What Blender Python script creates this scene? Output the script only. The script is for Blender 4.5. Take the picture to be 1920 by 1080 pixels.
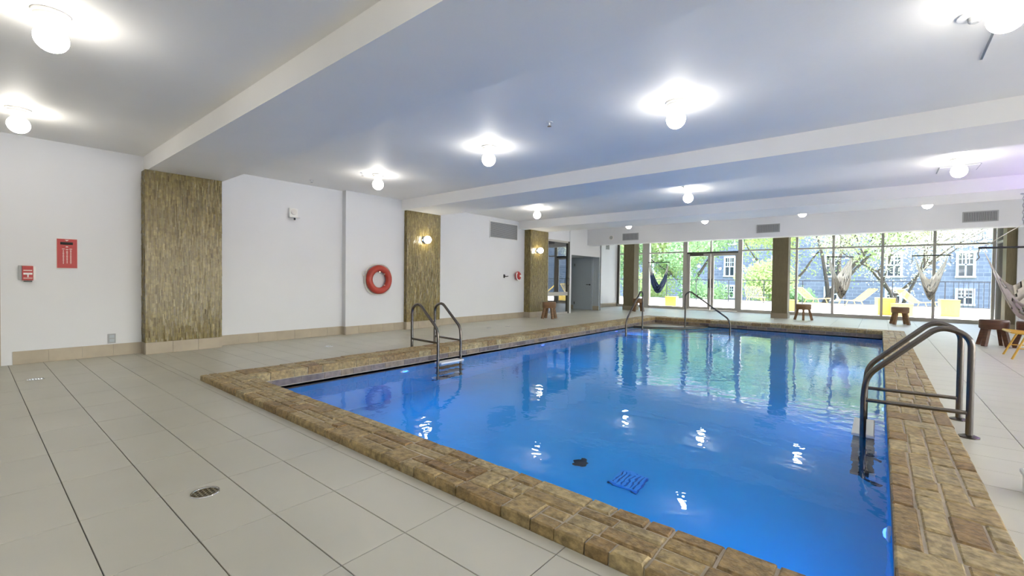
import bpy, bmesh, math, random
from mathutils import Vector, Matrix
random.seed(7)
PI = math.pi
scene = bpy.context.scene
COL = scene.collection
for o in list(bpy.data.objects):
    bpy.data.objects.remove(o, do_unlink=True)

# ------------------------------------------------------------------ camera
FPX, CAMH = 840.2, 1.13
YAW, PIT, ROL = 0.687113, -0.0180507, 0.011534
_c, _s = math.cos(YAW), math.sin(YAW)
FW = Vector((-_s*math.cos(PIT), _c*math.cos(PIT), math.sin(PIT)))
R0 = Vector((_c, _s, 0)); U0 = R0.cross(FW)
RT = R0*math.cos(ROL) + U0*math.sin(ROL)
UP = -R0*math.sin(ROL) + U0*math.cos(ROL)
cam_d = bpy.data.cameras.new('camera'); cam = bpy.data.objects.new('camera', cam_d); COL.objects.link(cam)
cam_d.sensor_width = 36.0; cam_d.lens = FPX/1920*36.0; cam_d.clip_start = 0.05; cam_d.clip_end = 400
cam.matrix_world = Matrix(((RT.x, UP.x, -FW.x, 0), (RT.y, UP.y, -FW.y, 0), (RT.z, UP.z, -FW.z, CAMH), (0, 0, 0, 1)))
scene.camera = cam

def proj(x, y, z):
    p = Vector((x, y, z-CAMH)); w = p.dot(FW)
    if w < 0.05: return None
    return (960+FPX*p.dot(RT)/w, 540-FPX*p.dot(UP)/w)

# ------------------------------------------------------------------ world, sun, exposure
world = bpy.data.worlds.new('sky'); scene.world = world; world.use_nodes = True
wn = world.node_tree; wn.nodes.clear()
sky = wn.nodes.new('ShaderNodeTexSky'); sky.sky_type = 'NISHITA'; sky.sun_disc = False
sky.sun_elevation = math.radians(52); sky.sun_rotation = math.radians(70); sky.air_density = 1.0; sky.dust_density = 3.0; sky.ozone_density = 1.0
bg = wn.nodes.new('ShaderNodeBackground'); bg.inputs['Strength'].default_value = 1.3
wo = wn.nodes.new('ShaderNodeOutputWorld')
wn.links.new(sky.outputs[0], bg.inputs[0]); wn.links.new(bg.outputs[0], wo.inputs[0])
sun_d = bpy.data.lights.new('sun', 'SUN'); sun_d.energy = 11.0; sun_d.angle = 0.01; sun_d.color = (1, .95, .86)
sun = bpy.data.objects.new('sun', sun_d); COL.objects.link(sun)
sun.rotation_euler = (math.radians(36), 0, math.radians(140))   # high, beyond the windows and to the right
scene.view_settings.view_transform = 'Standard'; scene.view_settings.look = 'None'
scene.view_settings.exposure = 0.80; scene.view_settings.gamma = 1.0; scene.view_settings.use_curve_mapping = False
GLOBE_L = 23.0        # radiance of the globe lamps
POOL_W = 5.6         # watts of each pool lamp

# ------------------------------------------------------------------ materials
def newmat(name):
    m = bpy.data.materials.new(name); m.use_nodes = True
    nt = m.node_tree; nt.nodes.clear()
    out = nt.nodes.new('ShaderNodeOutputMaterial'); b = nt.nodes.new('ShaderNodeBsdfPrincipled')
    nt.links.new(b.outputs[0], out.inputs[0])
    return m, nt, b, out
def mat(name, col, rough=.5, metal=0., var=0., vscale=3., bump=0., bscale=60., spec=.5, coat=0., stretch=None, col2=None):
    m, nt, b, out = newmat(name)
    b.inputs['Base Color'].default_value = (*col, 1); b.inputs['Roughness'].default_value = rough
    b.inputs['Metallic'].default_value = metal; b.inputs['Specular IOR Level'].default_value = spec
    b.inputs['Coat Weight'].default_value = coat; b.inputs['Coat Roughness'].default_value = .08
    if var > 0 or bump > 0 or col2:
        geo = nt.nodes.new('ShaderNodeNewGeometry'); src = geo.outputs['Position']
        if stretch:
            mp = nt.nodes.new('ShaderNodeMapping'); mp.inputs['Scale'].default_value = stretch
            nt.links.new(src, mp.inputs[0]); src = mp.outputs[0]
    if var > 0 or col2:
        n = nt.nodes.new('ShaderNodeTexNoise'); n.inputs['Scale'].default_value = vscale; n.inputs['Detail'].default_value = 5
        nt.links.new(src, n.inputs['Vector'])
        mx = nt.nodes.new('ShaderNodeMix'); mx.data_type = 'RGBA'
        c2 = col2 or tuple(min(1, c*(1+var)) for c in col)
        c1 = col if col2 else tuple(c*(1-var) for c in col)
        mx.inputs[6].default_value = (*c1, 1); mx.inputs[7].default_value = (*c2, 1)
        rp = nt.nodes.new('ShaderNodeValToRGB'); rp.color_ramp.elements[0].position = .3; rp.color_ramp.elements[1].position = .7
        nt.links.new(n.outputs[0], rp.inputs[0]); nt.links.new(rp.outputs[0], mx.inputs[0]); nt.links.new(mx.outputs[2], b.inputs['Base Color'])
    if bump > 0:
        n2 = nt.nodes.new('ShaderNodeTexNoise'); n2.inputs['Scale'].default_value = bscale; n2.inputs['Detail'].default_value = 4
        nt.links.new(src, n2.inputs['Vector'])
        bp = nt.nodes.new('ShaderNodeBump'); bp.inputs['Strength'].default_value = bump; bp.inputs['Distance'].default_value = .01
        nt.links.new(n2.outputs[0], bp.inputs['Height']); nt.links.new(bp.outputs[0], b.inputs['Normal'])
    return m
def tone_mat(name, stops, rough, var=.2, vscale=14., bump=.3, bscale=40., spec=.5, metal=0., coat=0.):
    """colour picked per piece from the 'tone' attribute, with grain on top"""
    m, nt, b, out = newmat(name)
    at = nt.nodes.new('ShaderNodeAttribute'); at.attribute_name = 'tone'
    rp = nt.nodes.new('ShaderNodeValToRGB'); cr = rp.color_ramp
    while len(cr.elements) < len(stops): cr.elements.new(.5)
    for i, (p, c) in enumerate(stops): cr.elements[i].position = p; cr.elements[i].color = (*c, 1)
    nt.links.new(at.outputs['Fac'], rp.inputs[0])
    geo = nt.nodes.new('ShaderNodeNewGeometry')
    n = nt.nodes.new('ShaderNodeTexNoise'); n.inputs['Scale'].default_value = vscale; n.inputs['Detail'].default_value = 6
    nt.links.new(geo.outputs['Position'], n.inputs['Vector'])
    mr = nt.nodes.new('ShaderNodeMapRange'); mr.inputs['From Min'].default_value = .3; mr.inputs['From Max'].default_value = .7
    mr.inputs['To Min'].default_value = 1-var; mr.inputs['To Max'].default_value = 1+var
    nt.links.new(n.outputs[0], mr.inputs[0])
    mx = nt.nodes.new('ShaderNodeVectorMath'); mx.operation = 'SCALE'
    nt.links.new(rp.outputs[0], mx.inputs[0]); nt.links.new(mr.outputs[0], mx.inputs['Scale']); nt.links.new(mx.outputs[0], b.inputs['Base Color'])
    b.inputs['Roughness'].default_value = rough; b.inputs['Specular IOR Level'].default_value = spec; b.inputs['Metallic'].default_value = metal
    b.inputs['Coat Weight'].default_value = coat
    if bump:
        n2 = nt.nodes.new('ShaderNodeTexNoise'); n2.inputs['Scale'].default_value = bscale; n2.inputs['Detail'].default_value = 6
        nt.links.new(geo.outputs['Position'], n2.inputs['Vector'])
        bp = nt.nodes.new('ShaderNodeBump'); bp.inputs['Strength'].default_value = bump; bp.inputs['Distance'].default_value = .01
        nt.links.new(n2.outputs[0], bp.inputs['Height']); nt.links.new(bp.outputs[0], b.inputs['Normal'])
    return m
def emit(name, col, strength):
    m = bpy.data.materials.new(name); m.use_nodes = True; nt = m.node_tree; nt.nodes.clear()
    out = nt.nodes.new('ShaderNodeOutputMaterial'); e = nt.nodes.new('ShaderNodeEmission')
    e.inputs[0].default_value = (*col, 1); e.inputs[1].default_value = strength; nt.links.new(e.outputs[0], out.inputs[0]); return m
def glass_mat(name, tint=(.96, .98, .98), ior=1.45, extra=0.):
    m = bpy.data.materials.new(name); m.use_nodes = True; nt = m.node_tree; nt.nodes.clear()
    out = nt.nodes.new('ShaderNodeOutputMaterial'); t = nt.nodes.new('ShaderNodeBsdfTransparent'); g = nt.nodes.new('ShaderNodeBsdfGlossy')
    t.inputs[0].default_value = (*tint, 1); g.inputs['Roughness'].default_value = 0.0
    f = nt.nodes.new('ShaderNodeFresnel'); f.inputs[0].default_value = ior
    ad = nt.nodes.new('ShaderNodeMath'); ad.operation = 'ADD'; ad.use_clamp = True; ad.inputs[1].default_value = extra
    mx = nt.nodes.new('ShaderNodeMixShader')
    nt.links.new(f.outputs[0], ad.inputs[0]); nt.links.new(ad.outputs[0], mx.inputs[0]); nt.links.new(t.outputs[0], mx.inputs[1]); nt.links.new(g.outputs[0], mx.inputs[2])
    nt.links.new(mx.outputs[0], out.inputs[0]); return m
def water_mat():
    m, nt, b, out = newmat('pool_water')
    b.inputs['Base Color'].default_value = (.93, .98, 1, 1); b.inputs['Roughness'].default_value = 0.0
    b.inputs['IOR'].default_value = 1.27; b.inputs['Transmission Weight'].default_value = 1.0
    geo = nt.nodes.new('ShaderNodeNewGeometry')
    def noise(scale, sx, sy, detail=3):
        mp = nt.nodes.new('ShaderNodeMapping'); mp.inputs['Scale'].default_value = (sx, sy, 1)
        nt.links.new(geo.outputs['Position'], mp.inputs[0])
        n = nt.nodes.new('ShaderNodeTexNoise'); n.inputs['Scale'].default_value = scale; n.inputs['Detail'].default_value = detail
        nt.links.new(mp.outputs[0], n.inputs['Vector']); return n.outputs[0]
    fine = noise(8.0, 1, 1, 2); big = noise(1.1, 1, 1, 2); where = noise(.45, 1, .8, 1)
    rp = nt.nodes.new('ShaderNodeMapRange'); rp.inputs['From Min'].default_value = .45; rp.inputs['From Max'].default_value = .7
    rp.inputs['To Min'].default_value = .25; rp.inputs['To Max'].default_value = 1.0
    nt.links.new(where, rp.inputs[0])
    mul = nt.nodes.new('ShaderNodeMath'); mul.operation = 'MULTIPLY'; nt.links.new(fine, mul.inputs[0]); nt.links.new(rp.outputs[0], mul.inputs[1])
    b1 = nt.nodes.new('ShaderNodeBump'); b1.inputs['Strength'].default_value = 1.0; b1.inputs['Distance'].default_value = .0055
    nt.links.new(mul.outputs[0], b1.inputs['Height'])
    b2 = nt.nodes.new('ShaderNodeBump'); b2.inputs['Strength'].default_value = 1.0; b2.inputs['Distance'].default_value = .008
    nt.links.new(big, b2.inputs['Height']); nt.links.new(b1.outputs[0], b2.inputs['Normal'])
    nt.links.new(b2.outputs[0], b.inputs['Normal'])
    return m
def leaf_mat(name, c1, c2):
    m = bpy.data.materials.new(name); m.use_nodes = True; nt = m.node_tree; nt.nodes.clear()
    out = nt.nodes.new('ShaderNodeOutputMaterial')
    geo = nt.nodes.new('ShaderNodeNewGeometry'); n = nt.nodes.new('ShaderNodeTexNoise'); n.inputs['Scale'].default_value = 2.5
    nt.links.new(geo.outputs['Position'], n.inputs['Vector'])
    mx = nt.nodes.new('ShaderNodeMix'); mx.data_type = 'RGBA'; mx.inputs[6].default_value = (*c1, 1); mx.inputs[7].default_value = (*c2, 1)
    nt.links.new(n.outputs[0], mx.inputs[0])
    d = nt.nodes.new('ShaderNodeBsdfDiffuse'); t = nt.nodes.new('ShaderNodeBsdfTranslucent'); ms = nt.nodes.new('ShaderNodeMixShader'); ms.inputs[0].default_value = .5
    nt.links.new(mx.outputs[2], d.inputs[0]); nt.links.new(mx.outputs[2], t.inputs[0])
    nt.links.new(d.outputs[0], ms.inputs[1]); nt.links.new(t.outputs[0], ms.inputs[2]); nt.links.new(ms.outputs[0], out.inputs[0]); return m
def brick_mat(name, c1, c2, mortar, sx, bw=.5, rh=.25):
    m, nt, b, out = newmat(name)
    geo = nt.nodes.new('ShaderNodeNewGeometry'); mp = nt.nodes.new('ShaderNodeMapping'); mp.inputs['Rotation'].default_value = (PI/2, 0, 0)
    nt.links.new(geo.outputs['Position'], mp.inputs[0])
    br = nt.nodes.new('ShaderNodeTexBrick'); br.inputs['Color1'].default_value = (*c1, 1); br.inputs['Color2'].default_value = (*c2, 1)
    br.inputs['Mortar'].default_value = (*mortar, 1); br.inputs['Scale'].default_value = sx; br.inputs['Mortar Size'].default_value = .02
    br.inputs['Brick Width'].default_value = bw; br.inputs['Row Height'].default_value = rh
    nt.links.new(mp.outputs[0], br.inputs[0]); nt.links.new(br.outputs[0], b.inputs['Base Color']); b.inputs['Roughness'].default_value = .9; return m

M = {}
M['wall'] = mat('white_wall_paint', (.70, .71, .735), .55, var=.015, vscale=1.5, bump=.03, bscale=90)
M['ceil'] = mat('white_ceiling_paint', (.90, .89, .87), .6, var=.02, vscale=1.2, bump=.08, bscale=30)
M['tile'] = mat('beige_floor_tile', (.545, .52, .43), .40, var=.05, vscale=1.3, bump=.02, bscale=25, spec=.8)
M['grout'] = mat('dark_grout', (.10, .088, .07), .9)
M['base_tile'] = mat('beige_skirting_tile', (.40, .34, .255), .3, var=.08, vscale=5)
M['base_grout'] = mat('skirting_grout', (.40, .36, .30), .9)
M['brick'] = tone_mat('stamped_coping_brick', [(0, (.25, .15, .058)), (.2, (.31, .21, .085)), (.55, (.36, .26, .115)), (.8, (.41, .31, .15)), (1, (.36, .275, .14))], .5, var=.42, vscale=30, bump=1.0, bscale=45)
M['band'] = tone_mat('waterline_brick', [(0, (.12, .09, .085)), (.5, (.20, .16, .15)), (1, (.27, .20, .13))], .5, var=.3, vscale=16, bump=.5, bscale=30)
M['mortar'] = mat('coping_mortar', (.50, .43, .33), .85, var=.15, vscale=12, bump=.3)
M['mosaic'] = tone_mat('gold_mosaic_strip', [(0, (.12, .085, .022)), (.3, (.172, .13, .040)), (.65, (.215, .165, .055)), (1, (.29, .23, .09))], .22, var=.2, vscale=22, bump=.12, bscale=90, spec=.6)
M['mosaic_back'] = mat('mosaic_backing', (.20, .145, .06), .5)
M['far_col'] = mat('olive_column_finish', (.15, .12, .06), .55, var=.16, vscale=6, stretch=(14, 14, 1), bump=.15, bscale=40)
M['plinth'] = mat('column_plinth_tile', (.27, .225, .15), .3, var=.06, vscale=4)
M['steel'] = mat('brushed_steel', (.165, .145, .13), .27, metal=1, var=.06, vscale=30)
M['chrome'] = mat('chrome', (.7, .7, .7), .12, metal=1)
M['white_pl'] = mat('white_plastic', (.78, .78, .77), .35)
M['lamp_base'] = mat('white_lamp_base', (.72, .70, .67), .4)
M['globe'] = emit('lit_opal_globe', (1, .95, .86), GLOBE_L)
M['sconce_globe'] = emit('lit_opal_sconce_globe', (1, .93, .80), 16.0)
M['red'] = mat('red_enamel', (.42, .012, .014), .4)
M['ring_red'] = mat('orange_red_ring_shell', (.42, .042, .024), .4, var=.1, vscale=8)
M['rope'] = mat('white_rope', (.72, .70, .62), .8)
M['dark'] = mat('dark_gap', (.015, .015, .015), .7)
M['black'] = mat('black_metal', (.02, .021, .024), .45)
M['grey_met'] = mat('grey_louvre', (.36, .37, .38), .5)
M['grille_back'] = mat('grille_cavity', (.045, .046, .05), .8)
M['frame'] = mat('anodised_window_frame', (.46, .44, .40), .45, metal=.1)
M['frame_dark'] = mat('dark_bronze_frame', (.085, .08, .065), .45, metal=.3)
M['glass'] = glass_mat('window_glass')
M['glass_fill'] = glass_mat('tinted_fill_glass', (.80, .81, .81), 1.45)  # tint sets how much daylight the added right panes let in
M['glass_refl'] = glass_mat('reflective_door_glass', (.62, .68, .70), 1.5, .28)
M['pool'] = mat('blue_pool_plaster', (.015, .42, .80), .6, var=.04, vscale=2)
M['water'] = water_mat()
M['blue_led'] = emit('blue_pool_led', (.03, .10, 1), 5.0)
M['purple_led'] = emit('purple_led', (.30, .07, 1), 360.0)
M['grate_blue'] = mat('blue_plastic_grate', (.04, .40, .88), .5)
M['pool_deep'] = mat('dark_blue_recess', (.01, .16, .50), .6)
M['wood'] = mat('brown_stool_wood', (.20, .105, .045), .5, var=.35, vscale=5, stretch=(1, 1, 7), bump=.15)
M['wood_dark'] = mat('dark_stool_wood', (.115, .045, .02), .45, var=.35, vscale=5, stretch=(1, 1, 7), bump=.15)
M['cream'] = mat('cream_hammock_cotton', (.74, .71, .64), .9, var=.08, vscale=20, bump=.4, bscale=140)
M['taupe'] = mat('taupe_hammock_cotton', (.50, .46, .40), .9, var=.1, vscale=20, bump=.4, bscale=140)
def cloth_translucent(m):
    nt = m.node_tree; b = next(n for n in nt.nodes if n.type == 'BSDF_PRINCIPLED'); out = next(n for n in nt.nodes if n.type == 'OUTPUT_MATERIAL')
    t = nt.nodes.new('ShaderNodeBsdfTranslucent'); ms = nt.nodes.new('ShaderNodeMixShader'); ms.inputs[0].default_value = .62
    src = b.inputs['Base Color'].links[0].from_socket; nt.links.new(src, t.inputs[0])
    nt.links.new(b.outputs[0], ms.inputs[1]); nt.links.new(t.outputs[0], ms.inputs[2]); nt.links.new(ms.outputs[0], out.inputs[0])
M['cream'].name = 'cream_hammock_cotton'; cloth_translucent(M['cream']); cloth_translucent(M['taupe'])
M['navy'] = mat('navy_hammock_cotton', (.05, .085, .20), .9, var=.15, vscale=20, bump=.4, bscale=140)
M['yellow'] = mat('yellow_lacquer', (.60, .41, .075), .4)
M['ochre'] = mat('ochre_chair_wire', (.62, .36, .05), .4)
M['greydoor'] = mat('blue_grey_door_paint', (.42, .47, .51), .4)
M['greywall'] = mat('blue_grey_alcove_paint', (.44, .49, .53), .5)
M['terrace'] = mat('pale_terrace_paving', (.70, .67, .61), .7, var=.05, vscale=1)
M['ground'] = mat('lawn_ground', (.10, .15, .05), .95, var=.3, vscale=.6)
M['facade'] = brick_mat('grey_stone_facade', (.20, .218, .265), (.145, .16, .205), (.27, .28, .32), 1.0, .62, .30)
M['win_white'] = mat('white_window_joinery', (.74, .75, .76), .5)
M['win_glass'] = mat('dark_house_glass', (.035, .045, .06), .05, spec=.8)
M['bark'] = mat('grey_bark', (.075, .06, .048), .9, var=.3, vscale=6, bump=.6, bscale=20)
M['leaf_a'] = leaf_mat('spring_leaves', (.30, .42, .14), (.52, .60, .30))
M['leaf_b'] = leaf_mat('deep_green_leaves', (.16, .31, .14), (.36, .50, .27))
M['leaf_c'] = leaf_mat('pale_blossom_leaves', (.46, .50, .33), (.66, .67, .58))
M['pebble'] = mat('white_pebble_dash', (.66, .66, .64), .8, bump=1.0, bscale=45, var=.15, vscale=40)
M['sign_white'] = mat('white_print', (.75, .62, .58), .5)

# ------------------------------------------------------------------ mesh builder
class MB:
    def __init__(s): s.v = []; s.f = []; s.t = []
    def add(s, vs, fs, tone=None):
        k = len(s.v); s.v += [tuple(p) for p in vs]; s.f += [tuple(i+k for i in f) for f in fs]; s.t += [tone if tone is not None else .5]*len(vs); return s
    def box(s, x0, x1, y0, y1, z0, z1, tone=None):
        return s.add([(x0,y0,z0),(x1,y0,z0),(x1,y1,z0),(x0,y1,z0),(x0,y0,z1),(x1,y0,z1),(x1,y1,z1),(x0,y1,z1)],
                     [(0,3,2,1),(4,5,6,7),(0,1,5,4),(1,2,6,5),(2,3,7,6),(3,0,4,7)], tone)
    def cbox(s, x0, x1, y0, y1, z0, z1, c, tone=None, jit=0.):
        """box whose top edges are chamfered by c"""
        j = lambda: random.uniform(-jit, jit)
        a = [(x0,y0,z0),(x1,y0,z0),(x1,y1,z0),(x0,y1,z0)]
        b = [(x0+j(),y0+j(),z1-c),(x1+j(),y0+j(),z1-c),(x1+j(),y1+j(),z1-c),(x0+j(),y1+j(),z1-c)]
        d = [(x0+c,y0+c,z1+j()),(x1-c,y0+c,z1+j()),(x1-c,y1-c,z1+j()),(x0+c,y1-c,z1+j())]
        fs = [(0,3,2,1),(8,9,10,11)]
        for i in range(4):
            k = (i+1) % 4; fs += [(i,k,4+k,4+i),(4+i,4+k,8+k,8+i)]
        return s.add(a+b+d, fs, tone)
    def frame(s, path, closed=False):
        pts = [Vector(p) for p in path]; n = len(pts); fr = []
        t0 = (pts[1]-pts[0]).normalized(); ref = Vector((0,0,1)) if abs(t0.z) < .9 else Vector((1,0,0))
        nrm = t0.cross(ref).normalized()
        for i in range(n):
            a = pts[(i-1) % n] if (closed or i > 0) else pts[i]; b = pts[(i+1) % n] if (closed or i < n-1) else pts[i]
            t = (b-a).normalized(); nrm = (nrm-t*nrm.dot(t)); nrm = nrm.normalized() if nrm.length > 1e-6 else t.orthogonal().normalized()
            fr.append((pts[i], nrm, t.cross(nrm)))
        return fr
    def tube(s, path, r, seg=8, closed=False, caps=True):
        fr = s.frame(path, closed); n = len(fr); rr = r if hasattr(r, '__len__') else [r]*n
        vs = [p+(a*math.cos(2*PI*k/seg)+b*math.sin(2*PI*k/seg))*rr[i] for i, (p, a, b) in enumerate(fr) for k in range(seg)]
        fs = []
        for i in range(n if closed else n-1):
            j = (i+1) % n
            for k in range(seg):
                l = (k+1) % seg; fs.append((i*seg+k, i*seg+l, j*seg+l, j*seg+k))
        if caps and not closed: fs += [tuple(range(seg))[::-1], tuple((n-1)*seg+k for k in range(seg))]
        return s.add(vs, fs)
    def lathe(s, prof, seg=24, o=(0,0,0), axis='z'):
        vs = []
        for r, h in prof:
            for k in range(seg):
                c, q = r*math.cos(2*PI*k/seg), r*math.sin(2*PI*k/seg)
                p = {'z': (c,q,h), 'x': (h,c,q), 'y': (q,h,c)}[axis]
                vs.append((p[0]+o[0], p[1]+o[1], p[2]+o[2]))
        fs = []
        for i in range(len(prof)-1):
            for k in range(seg):
                l = (k+1) % seg; fs.append((i*seg+k, i*seg+l, (i+1)*seg+l, (i+1)*seg+k))
        fs += [tuple(range(seg))[::-1], tuple((len(prof)-1)*seg+k for k in range(seg))]
        return s.add(vs, fs)
    def sphere(s, o, r, seg=24, rings=14, sz=1.):
        return s.lathe([(max(1e-4, r*math.sin(PI*i/rings)), -r*sz*math.cos(PI*i/rings)) for i in range(rings+1)], seg, o)
    def bar(s, a, b, w, h=None, up=(0,0,1)):
        """square-section bar from a to b"""
        a, b = Vector(a), Vector(b); t = (b-a).normalized(); u = Vector(up)
        if abs(t.dot(u)) > .95: u = Vector((1,0,0))
        x = t.cross(u).normalized(); y = x.cross(t); h = h or w
        q = [(-1,-1),(1,-1),(1,1),(-1,1)]
        return s.add([p+x*i*w/2+y*j*h/2 for p in (a, b) for i, j in q], [(0,1,2,3),(7,6,5,4),(0,4,5,1),(1,5,6,2),(2,6,7,3),(3,7,4,0)])
    def build(s, name, m, parent=None, smooth=False, tone=False):
        me = bpy.data.meshes.new(name); me.from_pydata(s.v, [], s.f); me.update()
        if tone:
            a = me.attributes.new('tone', 'FLOAT', 'POINT'); a.data.foreach_set('value', s.t)
        bm = bmesh.new(); bm.from_mesh(me); bmesh.ops.recalc_face_normals(bm, faces=bm.faces); bm.to_mesh(me); bm.free()
        me.materials.append(M[m])
        if smooth:
            me.polygons.foreach_set('use_smooth', [True]*len(me.polygons))
            if hasattr(me, 'set_sharp_from_angle'): me.set_sharp_from_angle(angle=math.radians(40))
        o = bpy.data.objects.new(name, me); COL.objects.link(o)
        if parent: o.parent = parent
        return o
def tag(o, label=None, cat=None, group=None, kind=None):
    for k, v in (('label', label), ('category', cat), ('group', group), ('kind', kind)):
        if v: o[k] = v
    return o
def thing(name, label, cat, loc=(0,0,0), rz=0, group=None, kind=None):
    o = bpy.data.objects.new(name, None); COL.objects.link(o); o.location = loc; o.rotation_euler = (0,0,rz)
    o.empty_display_size = .1
    return tag(o, label, cat, group, kind)
def struct(name, label=None):
    o = bpy.data.objects.new(name, None); COL.objects.link(o); o.empty_display_size = .1; o['kind'] = 'structure'
    if label: o['label'] = label
    return o
def dup(root, loc, rz=0, label=None):
    r = root.copy(); COL.objects.link(r); r.location = loc; r.rotation_euler = (0,0,rz)
    if label: r['label'] = label
    for ch in list(root.children):
        c = ch.copy(); COL.objects.link(c); c.parent = r
        for g in list(ch.children):
            d = g.copy(); COL.objects.link(d); d.parent = c
    return r

# ------------------------------------------------------------------ main dimensions
XW, XB, XC = -8.31, -8.18, -8.08          # left wall, its shallow pier, column fronts
XR, YB, YW = 5.6, -3.2, 18.75             # right wall, wall behind the camera, window wall
ZC, ZB = 2.86, 2.64                       # ceiling, beam undersides
ZC4 = 3.0
PX0, PX1, PY0, PY1 = -5.30, .08, 1.95, 13.37      # pool inside
CX0, CX1, CY0, CY1 = -5.70, .46, 1.61, 13.75      # coping outside
ZT, ZWAT = .055, -.14

# ------------------------------------------------------------------ floor with tiles
floor = struct('floor', 'beige rectangular tile deck around the pool')
slab = MB()
FX0 = -10.6
for r in ((FX0, XR, YB, CY0), (FX0, XR, CY1, YW), (FX0, CX0, CY0, CY1), (CX1, XR, CY0, CY1)):
    slab.box(r[0], r[1], r[2], r[3], -.25, -.005)
slab.build('grout_bed', 'grout', floor)
TX, TY, G = .6025, .3035, .0042
tiles = []
regs = [(XW, XR, YB, CY0), (XW, CX0, CY0, CY1), (CX1, XR, CY0, CY1), (XW, XR, CY1, YW), (FX0+.4, XW, 13.3, 15.4), (-9.2, XW, 15.4, YW)]
for (a0, a1, b0, b1) in regs:
    for i in range(int((a0+1.01)/TX)-2, int((a1+1.01)/TX)+2):
        for j in range(int((b0-.322)/TY)-2, int((b1-.322)/TY)+2):
            x0, x1 = -1.01+i*TX, -1.01+(i+1)*TX; y0, y1 = .322+j*TY, .322+(j+1)*TY
            cx0, cx1, cy0, cy1 = max(x0, a0), min(x1, a1), max(y0, b0), min(y1, b1)
            if cx1-cx0 < .012 or cy1-cy0 < .012: continue
            full = (cx1-cx0 > TX-1e-6 and cy1-cy0 > TY-1e-6)
            P = [proj(*q, 0) for q in ((cx0,cy0),(cx1,cy0),(cx1,cy1),(cx0,cy1))]
            area = 0
            if all(P) and -150 < sum(p[0] for p in P)/4 < 2070 and sum(p[1] for p in P)/4 < 1180:
                area = abs(sum(P[k][0]*P[(k+1) % 4][1]-P[(k+1) % 4][0]*P[k][1] for k in range(4)))/2
            tiles.append((area, cx0+G/2, cx1-G/2, cy0+G/2, cy1-G/2, full))
tiles.sort(key=lambda t: -t[0])
full_me = None; rest = MB()
for k, (ar, x0, x1, y0, y1, full) in enumerate(tiles):
    if k < 300:
        if full and full_me:
            o = bpy.data.objects.new('tile', full_me); COL.objects.link(o); o.parent = floor
        else:
            w, d = (x1-x0)/2, (y1-y0)/2
            o = MB().cbox(-w, w, -d, d, -.006, 0, .0012).build('tile', 'tile', floor)
            if full: full_me = o.data
        o.location = ((x0+x1)/2, (y0+y1)/2, 0)
    else:
        rest.cbox(x0, x1, y0, y1, -.006, 0, .0012)
o = rest.build('tile_field', 'tile', floor); o['kind'] = 'stuff'

# ------------------------------------------------------------------ walls
w = MB()
w.box(XW-.25, XW, YB, -.78, 0, ZC+.2); w.box(XW-.25, XW, -.78, .24, 2.12, ZC+.2); w.box(XW-.25, XW, .24, 11.9, 0, ZC+.2)
w.box(XW-.25, XB, 4.77, 6.2, 0, ZC)                      # shallow pier with the ring
w.box(XW-.25, XW, 11.9, 13.24, 2.47, ZC4+.1)               # above the glass door
w.box(XW-.10, XW+.02, 13.24, 13.34, 0, ZC4+.1)
w.box(XW-.12, XW, 13.34, 15.5, 2.03, ZC4+.1)            # above the alcove
o = w.build('wall_left', 'wall'); o['kind'] = 'structure'
w = MB(); w.box(FX0, XW, 15.38, 15.5, 0, 2.03); w.box(FX0-.1, FX0+.4, 13.2, 15.5, 0, 2.1); w.box(FX0, XW-.12, 13.2, 13.3, 0, 2.1); w.box(FX0, XW-.12, 13.3, 15.4, 2.03, 2.13)
o = w.build('wall_alcove', 'greywall'); o['kind'] = 'structure'
w = MB(); w.box(-9.4, -9.2, 15.5, YW, 0, ZC4+.1); w.box(-9.4, XW, 15.45, 15.52, 2.03, ZC4+.1); w.box(-9.4, XW, 15.45, 15.52, 0, 2.03)
o = w.build('wall_side', 'wall'); o['kind'] = 'structure'
w = MB(); w.box(XW-.25, XR+.2, YB-.2, YB, 0, ZC+.2)
o = w.build('wall_rear', 'wall'); o['kind'] = 'structure'
w = MB()                                                # right wall, out of view, left open for the added daylight glazing
w.box(XR, XR+.2, YB, YW, 2.55, ZC4+.1); w.box(XR, XR+.2, YB, YW, 0, .12)
w.box(XR, XR+.2, YB, -2.85, .12, 2.55)
w.box(XR, XR+.2, 15.5, YW, .12, 2.55)
o = w.build('wall_right', 'wall'); o['kind'] = 'structure'
w5 = struct('window_fill', 'tall unseen glazing added along the right wall for daylight')  # unseen panes added to bring more daylight into the hall
for k, yy in enumerate([-2.85+2.62*q for q in range(7)]):
    MB().box(XR+.08, XR+.09, yy, yy+2.62, .12, 2.55).build('pane', 'glass_fill', w5)
    MB().box(XR+.05, XR+.12, yy-.03, yy+.03, .12, 2.55).build('mullion', 'frame', w5)
o = MB().box(XR+.2, XR+3.0, YB-.2, YW, 2.9, 3.1).build('ceiling_sky_shield', 'ceil'); o['kind'] = 'structure'; o['label'] = 'unseen canopy added outside the right wall to hold back sky light'  # added slab: blocks the sky, leaves ground bounce for the ceiling
# far right stub wall with pebble-dash foot, beside the last column
w = MB(); w.box(2.62, XR, 16.50, 16.62, .94, ZC4+.1)
o = w.build('wall_stub', 'wall'); o['kind'] = 'structure'
w = MB(); w.box(2.62, XR, 16.47, 16.62, 0, .94)
o.name = 'wall_far_right'
w.build('pebble_dado', 'pebble', o)

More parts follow.
